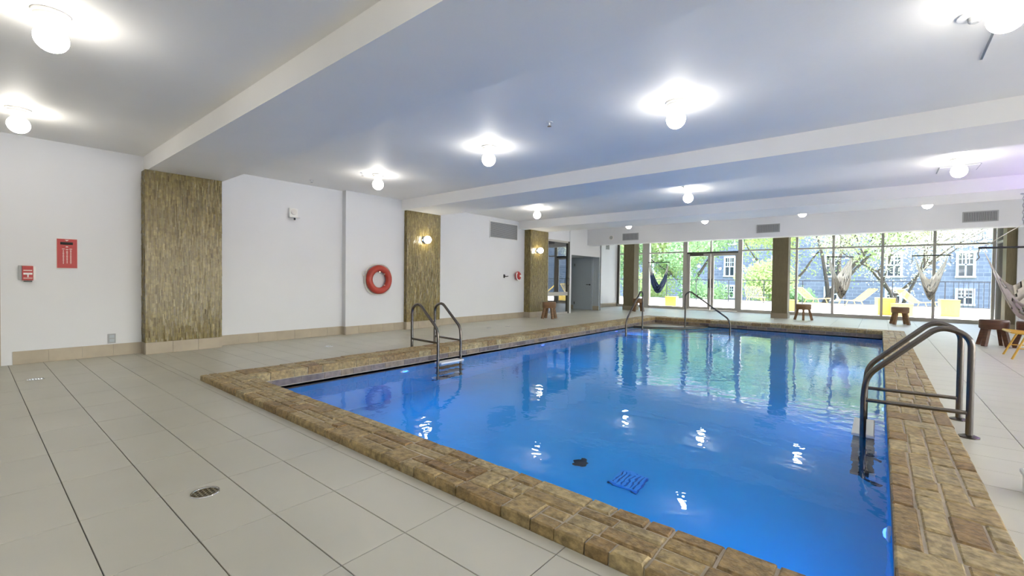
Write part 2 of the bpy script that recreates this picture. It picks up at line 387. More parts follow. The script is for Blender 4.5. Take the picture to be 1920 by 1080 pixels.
# ceiling and beams
w = MB(); w.box(XW-.3, XR+.2, YB-.2, 11.2, ZC, ZC+.3); w.box(-10.8, XR+.2, 11.2, YW+.3, ZC4, ZC4+.3)
o = w.build('ceiling', 'ceil'); o['kind'] = 'structure'
for n, (y0, y1) in enumerate(((1.65, 2.60), (6.10, 7.15), (10.42, 11.57))):
    o = MB().box(XW-.1, XR+.1, y0, y1, ZB, ZC4 if n == 2 else ZC+.05).build('trim_%d' % (n+1), 'ceil'); o['kind'] = 'structure'
    o['label'] = ['broad white ceiling beam above the first mosaic column', 'white ceiling beam above the second mosaic column', 'white ceiling beam above the third mosaic column'][n]
bulk = MB().box(XW, XR, 14.45, 14.85, 2.43, ZC4+.05).build('trim_4', 'wall'); tag(bulk, 'white dropped bulkhead with three vent grilles', kind='structure')

# ------------------------------------------------------------------ skirting of single tiles
def skirting(name, runs, h=.165):
    root = struct(name)
    bed = MB()
    for ax, c, a, b, d in runs:                # ax: 'y' run along y on plane x=c, facing d
        n = max(1, round((b-a)/.302)); L = (b-a)/n
        if ax == 'y': bed.box(min(c, c+d*.006), max(c, c+d*.006), a, b, 0, h-.004)
        else: bed.box(a, b, min(c, c+d*.006), max(c, c+d*.006), 0, h-.004)
        for k in range(n):
            p, q = a+k*L+.0015, a+(k+1)*L-.0015
            m = MB()
            if ax == 'y': m.box(min(c, c+d*.012), max(c, c+d*.012), p, q, .002, h)
            else: m.box(p, q, min(c, c+d*.012), max(c, c+d*.012), .002, h)
            m.build('skirting_tile', 'base_tile', root)
    bed.build('skirting_bed', 'base_grout', root)
skirting('baseboard_left', [('y', XW, .36, 1.62, 1), ('y', XW, 2.58, 4.77, 1), ('x', 4.77, XW, XB, -1), ('y', XB, 4.77, 6.2, 1), ('y', XW, 7.15, 10.7, 1)])
skirting('baseboard_far', [('y', -9.2, 15.55, YW-.1, 1), ('x', 15.38, -9.75, -9.38, -1), ('x', 15.38, -8.62, XW, -1), ('y', FX0+.4, 13.35, 15.36, 1)])

# ------------------------------------------------------------------ mosaic columns on the left wall
def strips(mb, plane, c, a0, a1, z0, z1, sgn):
    a = a0
    while a < a1-.004:
        wd = min(random.uniform(.013, .021), a1-a); z = z0
        if a1-(a+wd) < .006: wd = a1-a
        z += random.uniform(-.05, 0)
        while z < z1-.003:
            L = random.uniform(.05, .15); zt = min(z+L, z1); zb = max(z, z0)
            if zt-zb > .004:
                t = .006+random.uniform(0, .004); tilt = random.uniform(-.0016, .0016); tl2 = random.uniform(-.0022, .0022)
                p, q, g = a+.0007, a+wd-.0007, .0009
                tn = min(1, max(0, random.gauss(.5, .22)))
                def V(u, zz, dd): return (c+sgn*dd, u, zz) if plane == 'x' else (u, c+sgn*dd, zz)
                vs = [V(p, zb+g, 0), V(q, zb+g, 0), V(q, zt-g, 0), V(p, zt-g, 0),
                      V(p, zb+g, t-tilt-tl2), V(q, zb+g, t+tilt-tl2), V(q, zt-g, t+tilt+tl2), V(p, zt-g, t-tilt+tl2)]
                mb.add(vs, [(4,5,6,7),(0,1,5,4),(1,2,6,5),(2,3,7,6),(3,0,4,7)], tn)
            z += L
        a += wd
def mosaic_column(y0, y1, label):
    root = thing('mosaic_column', label, 'column', (XC, (y0+y1)/2, 0), group='mosaic clad columns on the left wall')
    off = Vector((-XC, -(y0+y1)/2, 0))
    def fin(mb, n, m, **k):
        o = mb.build(n, m, root, **k); o.location = off; return o
    fin(MB().box(XW, XC-.008, y0+.008, y1-.008, 0, ZB), 'core', 'mosaic_back')
    s = MB(); strips(s, 'x', XC-.008, y0, y1, .17, ZB, 1); strips(s, 'y', y0+.008, XW, XC-.002, .17, ZB, -1); strips(s, 'y', y1-.008, XW, XC-.002, .17, ZB, 1)
    o = fin(s, 'mosaic_strips', 'mosaic', tone=True); o['kind'] = 'stuff'
    n = 3; L = (y1-y0)/n
    for k in range(n): fin(MB().box(XC-.008, XC+.006, y0+k*L+.0015, y0+(k+1)*L-.0015, .002, .168), 'plinth_tile', 'base_tile')
    for yy, d in ((y0, -1), (y1, 1)): fin(MB().box(XW+.013, XC-.008, min(yy, yy+d*.006), max(yy, yy+d*.006), .002, .168), 'plinth_tile', 'base_tile')
mosaic_column(1.62, 2.58, 'gold mosaic wall column nearest the red sign, without a lamp')
mosaic_column(6.18, 7.15, 'gold mosaic wall column right of the red life ring')
mosaic_column(10.70, 11.62, 'gold mosaic wall column beside the tall glass door')

for (x0, lab) in ((-7.87, 'square olive column at the left end of the window wall'), (-2.70, 'square olive column right of the glass double doors'), (2.44, 'square olive column at the far right behind the near hammock')):
    root = thing('square_column', lab, 'column', (x0+.22, 16.77, 0), group='free standing square columns by the windows')
    MB().box(-.22, .22, -.22, .22, .16, ZC4).build('shaft', 'far_col', root)
    MB().cbox(-.235, .235, -.235, .235, 0, .16, .006).build('plinth', 'plinth', root)

# ------------------------------------------------------------------ pool: coping, basin, water, steps
cop = thing('pool_coping', 'raised brown stone-brick coping running round the pool edge', 'pool coping')
bed = MB(); zb = ZT-.009
bi = .012
for r in ((CX0+bi, CX1-bi, CY0+bi, PY0), (CX0+bi, CX1-bi, PY1, CY1-bi), (CX0+bi, PX0, PY0, PY1), (PX1, CX1-bi, PY0, PY1)):
    bed.box(r[0], r[1], r[2], r[3], -.26, zb)
bed.build('mortar_bed', 'mortar', cop)
bricks = []        # (x0,x1,y0,y1,tone)
def ashlar(L, W):
    """irregular rectangular stones filling a strip of length L and width W (u along, v across)"""
    out = []; u = 0
    while u < L-1e-6:
        d = random.uniform(.30, .52)
        if L-u < .7: d = L-u
        r1, r2, r3 = random.uniform(.20, .28), random.uniform(.46, .54), random.uniform(.72, .80)
        def row(v0, v1, a=0., b=1.):
            n = random.choice((1, 2, 2, 3)) if b-a > .6 else random.choice((1, 1, 2))
            cuts = sorted([a]+[a+(b-a)*(i+random.uniform(-.22, .22))/n for i in range(1, n)]+[b])
            for p, q in zip(cuts, cuts[1:]): out.append((u+p*d, u+q*d, v0*W, v1*W))
        def pair(v0, v1, vm, a, b):                  # two courses, one tall stone beside two short ones
            s = a+(b-a)*random.uniform(.38, .62)
            if random.random() < .5: out.append((u+a*d, u+s*d, v0*W, v1*W)); row(v0, vm, s, b); row(vm, v1, s, b)
            else: out.append((u+s*d, u+b*d, v0*W, v1*W)); row(v0, vm, a, s); row(vm, v1, a, s)
        k = random.random()
        if k < .25: row(0, r1); row(r1, r2); row(r2, r3); row(r3, 1)
        elif k < .50: pair(0, r2, r1, 0, 1); row(r2, r3); row(r3, 1)
        elif k < .72: row(0, r1); row(r1, r2); pair(r2, 1, r3, 0, 1)
        elif k < .88: row(0, r1); pair(r1, r3, r2, 0, 1); row(r3, 1)
        else: pair(0, r2, r1, 0, 1); pair(r2, 1, r3, 0, 1)
        u += d
    return out
def lay(x0, x1, y0, y1, along):
    if along == 'x':
        for a, b, c, d in ashlar(x1-x0, y1-y0): bricks.append((x0+a, x0+b, y0+c, y0+d))
    else:
        for a, b, c, d in ashlar(y1-y0, x1-x0): bricks.append((x0+c, x0+d, y0+a, y0+b))
lay(CX0, CX1, CY0, PY0, 'x'); lay(CX0, CX1, PY1, CY1, 'x'); lay(CX0, PX0, PY0, PY1, 'y'); lay(PX1, CX1, PY0, PY1, 'y')
todo = []
for (x0, x1, y0, y1) in bricks:
    ctr = proj((x0+x1)/2, (y0+y1)/2, ZT); area = 0
    P = [proj(*q, ZT) for q in ((x0,y0),(x1,y0),(x1,y1),(x0,y1))]
    if ctr and all(P) and -40 < ctr[0] < 1960 and ctr[1] < 1120:
        area = abs(sum(P[k][0]*P[(k+1) % 4][1]-P[(k+1) % 4][0]*P[k][1] for k in range(4)))/2
    todo.append((area, x0, x1, y0, y1))
todo.sort(key=lambda t: -t[0]); rest = MB()
def edge_pull(v, lo, hi, g):       # stones at the rim stand flush with the rim, inner ones leave a joint
    return v
for k, (ar, x0, x1, y0, y1) in enumerate(todo):
    g = random.uniform(.0035, .006)
    a0 = x0+(.001 if x0 < CX0+.01 else g); a1 = x1-(.001 if x1 > CX1-.01 else g)
    b0 = y0+(.001 if y0 < CY0+.01 else g); b1 = y1-(.001 if y1 > CY1-.01 else g)
    if abs(x1-PX0) < .01 and PY0-.01 < (y0+y1)/2 < PY1: a1 = x1+.012
    if abs(x0-PX1) < .01 and PY0-.01 < (y0+y1)/2 < PY1: a0 = x0-.012
    if abs(y1-PY0) < .01 and PX0 < (x0+x1)/2 < PX1: b1 = y1+.012
    if abs(y0-PY1) < .01 and PX0 < (x0+x1)/2 < PX1: b0 = y0-.012
    tn = random.random(); zt = ZT+random.uniform(-.003, .002)
    m = MB() if k < 300 else rest
    m.cbox(a0, a1, b0, b1, -.035 if (a0 > PX0-.4 or True) and (abs(x1-PX0) < .01 or abs(x0-PX1) < .01 or abs(y1-PY0) < .01 or abs(y0-PY1) < .01) else -.004, zt, .008, tn, .003)
    if k < 300: m.build('brick', 'brick', cop, tone=True)
o = rest.build('brick_field', 'brick', cop, tone=True); o['kind'] = 'stuff'
# waterline band of flat bricks on the inside faces
def band(ax, c, a, b, d):
    u = a
    while u < b-.01:
        L = random.uniform(.16, .34); v = min(u+L, b); v = b if b-v < .08 else v
        m = MB(); p, q = u+.004, v-.004; tn = random.random()
        if ax == 'y': m.box(min(c, c+d*.008), max(c, c+d*.008), p, q, -.115, -.045, tn)
        else: m.box(p, q, min(c, c+d*.008), max(c, c+d*.008), -.115, -.045, tn)
        m.build('waterline_brick', 'band', cop, tone=True); u = v
band('y', PX0, PY0, PY1, 1); band('x', PY1, PX0, PX1, -1); band('y', PX1, PY0, PY1, -1); band('x', PY0, PX0, PX1, 1)

basin = thing('pool_basin', 'bright blue painted pool shell under the water', 'pool')
m = MB(); ZD, ZS = -1.55, -1.15
def zfl(y): return ZD if y < 7.5 else ZD+(ZS-ZD)*(y-7.5)/(PY1-7.5)
ys = [PY0, 7.5, PY1]
for a, b in zip(ys, ys[1:]):
    m.add([(PX0,a,zfl(a)),(PX1,a,zfl(a)),(PX1,b,zfl(b)),(PX0,b,zfl(b))], [(0,1,2,3)])
for x in (PX0, PX1): m.add([(x,y,z) for y in ys for z in (zfl(y), -.125)], [(0,1,3,2),(2,3,5,4)])
for y in (PY0, PY1): m.add([(PX0,y,zfl(y)),(PX1,y,zfl(y)),(PX1,y,-.125),(PX0,y,-.125)], [(0,1,2,3)])
m.build('shell', 'pool', basin)
wat = MB().add([(PX0,PY0,ZWAT),(PX1,PY0,ZWAT),(PX1,PY1,ZWAT),(PX0,PY1,ZWAT)], [(0,1,2,3)]).build('pool_water', 'water')
tag(wat, 'clear blue water filling the swimming pool', 'water')
def quarter(rad, z0, z1, mb):
    n = 20; pts = [(PX0, PY1)]+[(PX0+rad*math.cos(-PI/2*k/n), PY1+rad*math.sin(-PI/2*k/n)) for k in range(n+1)]
    vs = [(x, y, z0) for x, y in pts]+[(x, y, z1) for x, y in pts]; N = len(pts)
    mb.add(vs, [tuple(range(N, 2*N))]+[(i, (i+1) % N, N+(i+1) % N, N+i) for i in range(N)])
steps = thing('pool_steps', 'curved entry steps in the far left corner of the pool', 'steps')
for rad, zt in ((1.55, -.128), (1.9, -.36), (2.25, -.62), (2.6, -.9)):
    q = MB(); quarter(rad, -1.3, zt, q); s_ = q.build('step', 'plinth' if rad < 1.6 else 'pool', steps)
    n = 20; path = [(PX0+(rad-.02)*math.cos(-PI/2*k/n), PY1+(rad-.02)*math.sin(-PI/2*k/n), zt) for k in range(n+1)]
    MB().tube(path, .022, 6).build('nosing', 'black', s_)

def refr_floor(px, py, z):
    d = (FW+RT*((px-960)/FPX)-UP*((py-540)/FPX)).normalized(); t = (ZWAT-CAMH)/d.z; p = Vector((0,0,CAMH))+d*t
    n = 1/1.27; ci = -d.z; k = 1-n*n*(1-ci*ci); e = d*n+Vector((0,0,1))*(n*ci-math.sqrt(k)); t = (z-ZWAT)/e.z
    return p+e*t
p = refr_floor(1088, 868, ZD)
t = thing('main_drain', 'round black main drain in the pool floor', 'drain', (p.x, p.y, ZD))
MB().lathe([(.001, .001), (.078, .001), (.078, .02), (.06, .03), (.001, .03)], 28).build('cover', 'dark', t, True)
p = refr_floor(1178, 903, ZD)
t = thing('floor_grate', 'square blue slatted grate on the pool floor', 'grate', (p.x, p.y, ZD))
MB().box(-.14, .14, -.14, .14, .002, .012).build('backing', 'pool_deep', t)
for k in range(7): MB().box(-.135+k*.04, -.111+k*.04, -.13, .13, .012, .03).build('slat', 'grate_blue', t)
for x in (-.14, .13): MB().box(-.14, .14, x, x+.012, .002, .032).build('rim', 'grate_blue', t)

def pool_lamp(x, y, z, rz, lab):
    t = thing('pool_light', lab, 'light', (x, y, z), rz, 'underwater pool lights')
    MB().lathe([(.001, 0), (.075, 0), (.075, .012), (.055, .02), (.001, .02)], 20, axis='x').build('rim', 'white_pl', t, True)
    MB().lathe([(.001, .02), (.05, .02), (.035, .032), (.001, .034)], 20, axis='x').build('lens', 'blue_led', t, True)
    l = bpy.data.lights.new('pool_lamp', 'SPOT'); l.energy = POOL_W*4; l.color = (.0, .40, 1.0); l.shadow_soft_size = .04
    l.spot_size = math.radians(150); l.spot_blend = 1.0
    o = bpy.data.objects.new('pool_lamp', l); COL.objects.link(o); o.parent = t; o.location = (.06, 0, 0)
    o.rotation_euler = (0, -PI/2+.45, 0)
zl = -.42
for y, lab in ((4.02, 'glowing blue underwater lamp beside the left ladder'), (7.45, 'small blue underwater lamp midway along the left pool side'), (10.75, 'small blue underwater lamp below the far entry rail')):
    pool_lamp(PX0+.001, y, zl, 0, lab)
for y, q in ((3.4, 'nearest the camera'), (6.4, 'just beyond the right ladder, added for even blue'), (9.6, 'towards the windows, added for even blue')): pool_lamp(PX1-.001, y, -.55, PI, 'blue underwater lamp on the right pool side '+q)  # lamps added to even out the blue; the nearest sits at a real fitting
pool_lamp(-3.6, PY0+.001, -.6, PI/2, 'added unseen blue lamp at the left of the near pool end below the coping')  # unseen pair added so the pool shell is lit evenly
pool_lamp(-1.2, PY0+.001, -.6, PI/2, 'added unseen blue lamp at the right of the near pool end below the coping')

# ------------------------------------------------------------------ ladders and rails
def smooth_path(pts, r=.1, n=6):
    pts = [Vector(p) for p in pts]; out = [pts[0]]
    for i in range(1, len(pts)-1):
        a, b, c = pts[i-1], pts[i], pts[i+1]; d = min(r, (a-b).length*.48, (c-b).length*.48)
        p, q = b+(a-b).normalized()*d, b+(c-b).normalized()*d
        for k in range(n+1):
            u = k/n; out.append(p*(1-u)**2+b*2*u*(1-u)+q*u*u)
    out.append(pts[-1]); return out
def ladder(base, sx, ys, lab, top):
    """base: deck post x; sx: direction towards the water"""
    t = thing('pool_ladder', lab, 'ladder', (base, 0, 0))
    for y in ys:
        pth = smooth_path([(0, y, 0), (0, y, top-.02), (sx*.17, y, top+.05), (sx*.60, y, .38), (sx*.62, y, .22), (sx*.62, y, -1.05), (sx*.50, y, -1.12)], .13, 7)
        r = MB().tube(pth, .0215, 12).build('rail', 'steel', t, True)
        MB().tube([(0, y, .18), (sx*.62, y, .17)], .0155, 10).build('crossbar', 'steel', r, True)
        MB().lathe([(.06, .0), (.06, .008), (.035, .018), (.022, .02)], 20, (0, y, 0)).build('escutcheon', 'steel', r, True)
        MB().lathe([(.001, -.02), (.045, -.02), (.05, 0), (.045, .02), (.001, .02)], 20, (sx*.55, y, -.98), 'x').build('bumper', 'white_pl', r, True)
    for z in (-.118, -.42, -.72, -.98):
        MB().cbox(sx*.62-.075, sx*.62+.075, ys[0]+.0, ys[1]-.0, z-.025, z, .006).build('tread', 'white_pl' if z > -.2 else 'steel', t)
ladder(-5.715, 1, (4.48, 4.95), 'steel pool ladder with two looped rails on the left side', .70)
ladder(.535, -1, (4.72, 5.28), 'large steel pool ladder with looped rails in the right foreground', .77)
t = thing('entry_rail', 'slim steel grab rail left of the corner steps', 'handrail', (-4.90, 11.5, 0))
MB().tube(smooth_path([(0, 0, -.4), (0, 0, .80), (0, -.12, .88), (0, -.94, .20), (0, -1.0, .08), (0, -1.0, -.9)], .12, 6), .021, 12).build('rail', 'steel', t, True)
t = thing('entry_rail', 'slim steel grab rail sloping down right of the corner steps', 'handrail', (-4.10, 12.48, 0))
MB().tube(smooth_path([(0, 0, -.4), (0, 0, .80), (.12, 0, .88), (1.08, 0, .20), (1.14, 0, .08), (1.14, 0, -.9)], .12, 6), .021, 12).build('rail', 'steel', t, True)

# ------------------------------------------------------------------ ceiling globes and sconces
def globe_light(label):
    t = thing('globe_light', label, 'ceiling light', group='white globe ceiling lights')
    MB().lathe([(.001, 0), (.098, 0), (.098, -.018), (.088, -.022), (.085, -.034), (.066, -.062), (.05, -.075), (.001, -.075)], 32).build('base', 'lamp_base', t, True)
    MB().sphere((0, 0, -.165), .0885, 24, 14).build('globe', 'globe', t, True)
    return t
GL = [(-4.28, .37, ZC, 'larger lit globe light in the top left corner of the ceiling'), (-7.0, .36, ZC, 'lit globe light at the left picture edge near the wall'),
      (-6.50, 4.37, ZC, 'lit globe light in front of the life ring wall'), (-3.97, 4.33, ZC, 'lit globe light above the middle of the left pool half'),
      (-1.55, 4.35, ZC, 'lit globe light with clear stepped base above the pool centre'), (.54, 3.85, ZC, 'very large lit globe cut by the top right picture edge'),
      (-6.40, 8.72, ZC, 'lit globe light near the wall vent grille beyond the second beam'), (-2.80, 8.57, ZC, 'lit globe light between second and third beam above the pool'),
      (.81, 8.66, ZC, 'lit globe light at the right between second and third beam'),
      (-6.03, 13.0, ZC4, 'leftmost lit globe half hidden behind the third beam'), (-3.78, 13.0, ZC4, 'second globe from the left half hidden behind the third beam'),
      (-1.50, 13.0, ZC4, 'third globe from the left half hidden behind the third beam'), (.75, 13.0, ZC4, 'rightmost lit globe half hidden behind the third beam'),
      (-1.3, .3, ZC, 'lit globe light above the camera outside the picture'), (1.8, .3, ZC, 'lit globe light on the near right ceiling outside the picture'),
      (3.6, 4.3, ZC, 'lit globe light on the right ceiling outside the picture'), (3.7, 8.6, ZC, 'lit globe light on the far right ceiling outside the picture')]
g0 = globe_light(GL[0][3]); g0.location = GL[0][:3]
for g in GL[1:]: dup(g0, g[:3], 0, g[3])
def sconce(y, z, label):
    t = thing('wall_sconce', label, 'wall lamp', (XC+.004, y, z), group='round globe wall lamps')
    MB().lathe([(.001, 0), (.085, 0), (.085, .014), (.06, .03), (.045, .045), (.001, .045)], 28, axis='x').build('back_plate', 'chrome', t, True)
    MB().sphere((.115, 0, 0), .085, 24, 14).build('globe', 'sconce_globe', t, True)
sconce(6.66, 2.02, 'lit globe wall lamp on the mosaic column by the life ring')
sconce(11.05, 2.03, 'lit globe wall lamp on the mosaic column by the glass door')

# ceiling bits
def sprinkler(x, y, z, lab):
    t = thing('sprinkler', lab, 'sprinkler', (x, y, z), group='ceiling sprinkler heads')
    MB().lathe([(.001, 0), (.038, 0), (.036, -.007), (.012, -.012), (.011, -.035), (.001, -.035)], 18).build('rose', 'white_pl', t, True)
    MB().lathe([(.001, -.044), (.022, -.044), (.022, -.047), (.001, -.047)], 12).build('deflector', 'chrome', t)
    MB().bar((-.014, 0, -.02), (0, 0, -.046), .004).bar((.014, 0, -.02), (0, 0, -.046), .004).build('yoke', 'chrome', t)
sprinkler(-2.83, 4.06, ZC, 'sprinkler head on the ceiling left of the centre globe')
sprinkler(-7.82, 3.9, ZC, 'sprinkler head on the ceiling near the left white wall')
sprinkler(-6.61, 4.15, ZC, 'sprinkler head just above the globe by the ring wall')
sprinkler(-2.78, 8.25, ZC, 'sprinkler head above the globe between second and third beam')
sprinkler(.82, 8.02, ZC, 'sprinkler head behind the right globe by the hatch')
t = thing('smoke_detector', 'round white detector on the ceiling beside the top right globe', 'detector', (.435, 4.1, ZC))
MB().lathe([(.001, 0), (.085, 0), (.085, -.012), (.06, -.02), (.001, -.02)], 28).build('plate', 'white_pl', t, True)
MB().lathe([(.001, -.02), (.035, -.02), (.032, -.045), (.02, -.055), (.001, -.055)], 20).build('sensor', 'grey_met', t, True)
for (x, y, sx, sy, lab) in ((.82, 4.62, .5, .62, 'flush ceiling hatch behind the top right globe'), (.86, 9.35, .42, .46, 'flush ceiling hatch behind the right middle globe')):
    t = thing('ceiling_hatch', lab, 'hatch', (x, y, ZC))
    MB().box(-sx/2, sx/2, -sy/2, sy/2, -.012, -.004).build('panel', 'ceil', t)
    MB().box(-sx/2-.012, sx/2+.012, -sy/2-.012, sy/2+.012, -.004, 0).build('gap', 'grey_met', t)

# ------------------------------------------------------------------ wall things, left wall
t = thing('rules_sign', 'red notice board with three columns of white text on the wall', 'sign', (XW, .85, 1.41))
MB().box(.001, .008, -.10, .10, -.195, .195).build('frame_edge', 'sign_white', t)
MB().box(.004, .011, -.095, .095, -.19, .19).build('panel', 'red', t)
MB().box(.011, .0125, -.065, .055, .115, .150).build('title_bar', 'dark', t)
MB().add([(.0125,-.022,.178),(.0125,.018,.178),(.0125,-.002,.162)], [(0,1,2)]).build('emblem', 'sign_white', t)
MB().box(.011, .0125, -.012, .008, .082, .094).build('subtitle', 'sign_white', t)
for cx, a in ((-.036, .055), (-.001, .05), (.034, .055)):
    q = MB(); z = a
    q.box(.011, .0125, cx-.012, cx+.012, z, z+.008); z -= .018
    while z > -.14:
        l = random.uniform(.004, .008); q.box(.011, .0125, cx-l, cx+l, z, z+.006); z -= .0115
    q.build('text_column', 'sign_white', t)
t = thing('fire_alarm_pull', 'red fire alarm pull station under a clear cover', 'fire alarm', (XW, .50, 1.145))
MB().box(.001, .045, -.055, .04, -.09, .09).build('body', 'red', t)
MB().box(.045, .0475, -.045, .03, .028, .04).build('lettering', 'sign_white', t)
h = MB().box(.045, .052, -.045, .032, -.018, .004).box(.045, .056, -.012, .0, -.05, -.002).build('pull_handle', 'white_pl', t)
MB().box(.045, .048, -.045, .032, -.068, -.058).build('stripe', 'sign_white', t)
MB().box(.001, .04, .041, .062, -.085, .085).build('side_cover', 'white_pl', t)
MB().box(.001, .03, -.085, -.057, -.085, .095).build('cover_frame', 'grey_met', t)
MB().box(.001, .05, -.04, .03, -.108, -.094).build('bottom_lip', 'black', t)
t = thing('outlet_box', 'small grey socket plate low on the wall above the skirting', 'outlet', (XW, 1.29, .245))
MB().box(.001, .012, -.042, .042, -.066, .066).build('plate', 'grey_met', t)
for z in (-.028, .028): MB().box(.012, .022, -.026, .026, z-.02, z+.02).build('cover_flap', 'greydoor', t)
t = thing('wall_strobe', 'white alarm horn with a lens tray high on the white wall', 'alarm', (XW, 3.79, 2.30))
MB().box(.001, .05, -.075, .075, -.085, .085).build('back_box', 'white_pl', t)
MB().lathe([(.001, .05), (.055, .05), (.05, .064), (.001, .066)], 24, (0, 0, .02), 'x').build('speaker_face', 'lamp_base', t, True)
MB().box(.02, .15, -.07, .07, -.098, -.088).build('tray', 'chrome', t)
MB().box(.07, .095, -.012, .012, -.13, -.098).build('probe', 'black', t)
# life ring
t = thing('life_ring', 'orange-red life ring hung on the white wall', 'life ring', (XB, 5.49, 1.105))
n = 40; path = [(.075, .235*math.cos(2*PI*k/n), .235*math.sin(2*PI*k/n)) for k in range(n)]
MB().tube(path, .068, 16, closed=True).build('ring', 'ring_red', t, True)
path = []
for k in range(64):
    a = 2*PI*k/64; sl = .012+.02*abs(math.sin(2*a)); path.append((.075-.02, (.305+sl)*math.cos(a), (.305+sl)*math.sin(a)))
MB().tube(path, .008, 6, closed=True).build('grab_rope', 'rope', t, True)
for a in (.8, 2.36, 3.93, 5.5):
    MB().tube([(.075+.072*math.cos(b), (.235+.072*math.sin(b))*math.cos(a), (.235+.072*math.sin(b))*math.sin(a)) for b in [math.radians(195+10*k) for k in range(11)]], .010, 6).build('rope_lashing', 'rope', t, True)
lp = [(.03, -.33+.045*math.cos(b), .12+.045*math.sin(b)) for b in [2*PI*k/14 for k in range(14)]]
MB().tube(lp, .006, 6, closed=True).build('rope_loop', 'rope', t, True)
MB().bar((0, 0, .16), (.09, 0, .16), .02).bar((.09, 0, .15), (.09, 0, .20), .02).build('hook', 'chrome', t)
# vent grilles
def grille(name, label, loc, axis, W, Hh, nslat, vert, frame_m='white_pl', group=None):
    t = thing(name, label, 'vent', loc, group=group)
    def B(u0, u1, z0, z1, d0, d1):
        return MB().box(d0, d1, u0, u1, z0, z1) if axis == 'x' else MB().box(u0, u1, -d1, -d0, z0, z1)
    B(-W/2, W/2, -Hh/2, Hh/2, .001, .004).build('cavity', 'grille_back', t)
    f = .022
    for a in ((-W/2, W/2, Hh/2-f, Hh/2), (-W/2, W/2, -Hh/2, -Hh/2+f), (-W/2, -W/2+f, -Hh/2+f, Hh/2-f), (W/2-f, W/2, -Hh/2+f, Hh/2-f)):
        B(*a, .003, .016).build('frame_bar', frame_m, t)
    for k in range(nslat):
        if vert:
            u = -W/2+f+(W-2*f)*(k+.5)/nslat; B(u-.3*(W-2*f)/nslat, u+.3*(W-2*f)/nslat, -Hh/2+f, Hh/2-f, .004, .012).build('slat', 'grey_met', t)
        else:
            z = -Hh/2+f+(Hh-2*f)*(k+.5)/nslat; B(-W/2+f, W/2-f, z-.3*(Hh-2*f)/nslat, z+.3*(Hh-2*f)/nslat, .004, .012).build('slat', 'grey_met', t)
    return t
grille('wall_vent', 'large louvred vent grille high on the left wall', (XW, 9.74, 2.52), 'x', 1.23, .47, 16, False)
yb = 14.45
grille('bulkhead_vent', 'leftmost dark vent grille on the white bulkhead', (-6.63, yb, 2.655), 'y', .58, .24, 24, True, 'grey_met', 'bulkhead vents')
grille('bulkhead_vent', 'middle dark vent grille on the bulkhead above the olive column', (-2.48, yb, 2.675), 'y', .58, .24, 24, True, 'grey_met', 'bulkhead vents')
grille('bulkhead_vent', 'rightmost dark vent grille on the bulkhead by the chain', (1.71, yb, 2.675), 'y', .57, .24, 24, True, 'grey_met', 'bulkhead vents')
grille('small_vent', 'small square vent on the white side wall under the bulkhead', (-9.2, 17.75, 2.62), 'x', .30, .24, 6, False, 'grey_met')
t = thing('bulkhead_speaker', 'round white speaker on the bulkhead left of the vents', 'speaker', (-7.35, yb, 2.66))
MB().lathe([(.001, 0), (.085, 0), (.085, -.014), (.07, -.02), (.001, -.02)], 26, axis='y').build('rim', 'lamp_base', t, True)
MB().lathe([(.001, -.02), (.062, -.02), (.055, -.028), (.001, -.028)], 24, axis='y').build('grille_cloth', 'grey_met', t, True)
# bell and bracket
t = thing('alarm_bell', 'round red alarm bell with white trim on the far white wall', 'alarm bell', (XW+.001, 10.32, 1.25))
MB().lathe([(.001, 0), (.10, 0), (.10, .02), (.001, .02)], 24, axis='x').build('back_plate', 'white_pl', t, True)
MB().lathe([(.05, .02), (.125, .05), (.13, .075), (.10, .11), (.04, .125), (.001, .126)], 28, axis='x').build('dome', 'red', t, True)
MB().tube([(.11, .13*math.cos(a), .13*math.sin(a)) for a in [PI*(.75+k*.09) for k in range(12)]], .018, 8).build('white_hose', 'white_pl', t, True)
MB().box(.09, .14, .0, .09, -.03, .03).build('white_clip', 'white_pl', t)
t = thing('wall_hook', 'small dark wall hook beside the red bell', 'hook', (XW, 9.76, 1.235))
MB().box(.001, .02, -.025, .025, -.05, .05).build('plate', 'black', t)
MB().tube([(.02, 0, 0), (.07, .03, -.01), (.07, .10, .0)], .012, 8).build('peg', 'black', t, True)

# doors on the left wall
d = struct('door_4', 'edge of a door at the left picture border')
MB().box(XW-.10, XW-.055, -.72, .18, .005, 2.06).build('leaf', 'greydoor', d)
for a in ((-.78, -.72, 0, 2.12), (.18, .265, 0, 2.12), (-.72, .18, 2.06, 2.12)): MB().box(XW-.12, XW+.012, a[0], a[1], a[2], a[3]).build('jamb', 'base_tile', d)
d = struct('door_2', 'tall bronze framed glass door beside the third mosaic column')
y0, y1 = 11.90, 13.24
for (a, b, c, e, mm) in ((y0, y0+.05, 0, 2.47, 'frame'), (y1-.11, y1, 0, 2.47, 'frame_dark'), (y0+.05, y1-.11, 2.41, 2.47, 'frame'), (y0+.05, y1-.11, .62, .74, 'frame'), (y0+.05, y1-.11, 0, .06, 'frame')):
    MB().box(XW-.06, XW+.012, a, b, c, e).build('frame_bar', mm, d)
MB().box(XW-.035, XW-.027, y0+.05, y1-.11, .74, 2.41).build('pane', 'glass_refl', d)
MB().box(XW-.035, XW-.027, y0+.05, y1-.11, .06, .62).build('pane', 'glass_refl', d)
MB().tube([(XW+.012, y1-.09, .95), (XW+.06, y1-.09, .97), (XW+.06, y1-.09, 1.2), (XW+.012, y1-.09, 1.22)], .011, 8).build('pull_handle', 'frame_dark', d, True)
w = MB(); w.box(XW-.9, XW-.8, y0-.2, y1+.05, 0, 2.6); w.box(XW-.9, XW-.25, y0-.3, y0-.2, 0, 2.6)
o = w.build('wall_lobby', 'greywall'); o['kind'] = 'structure'
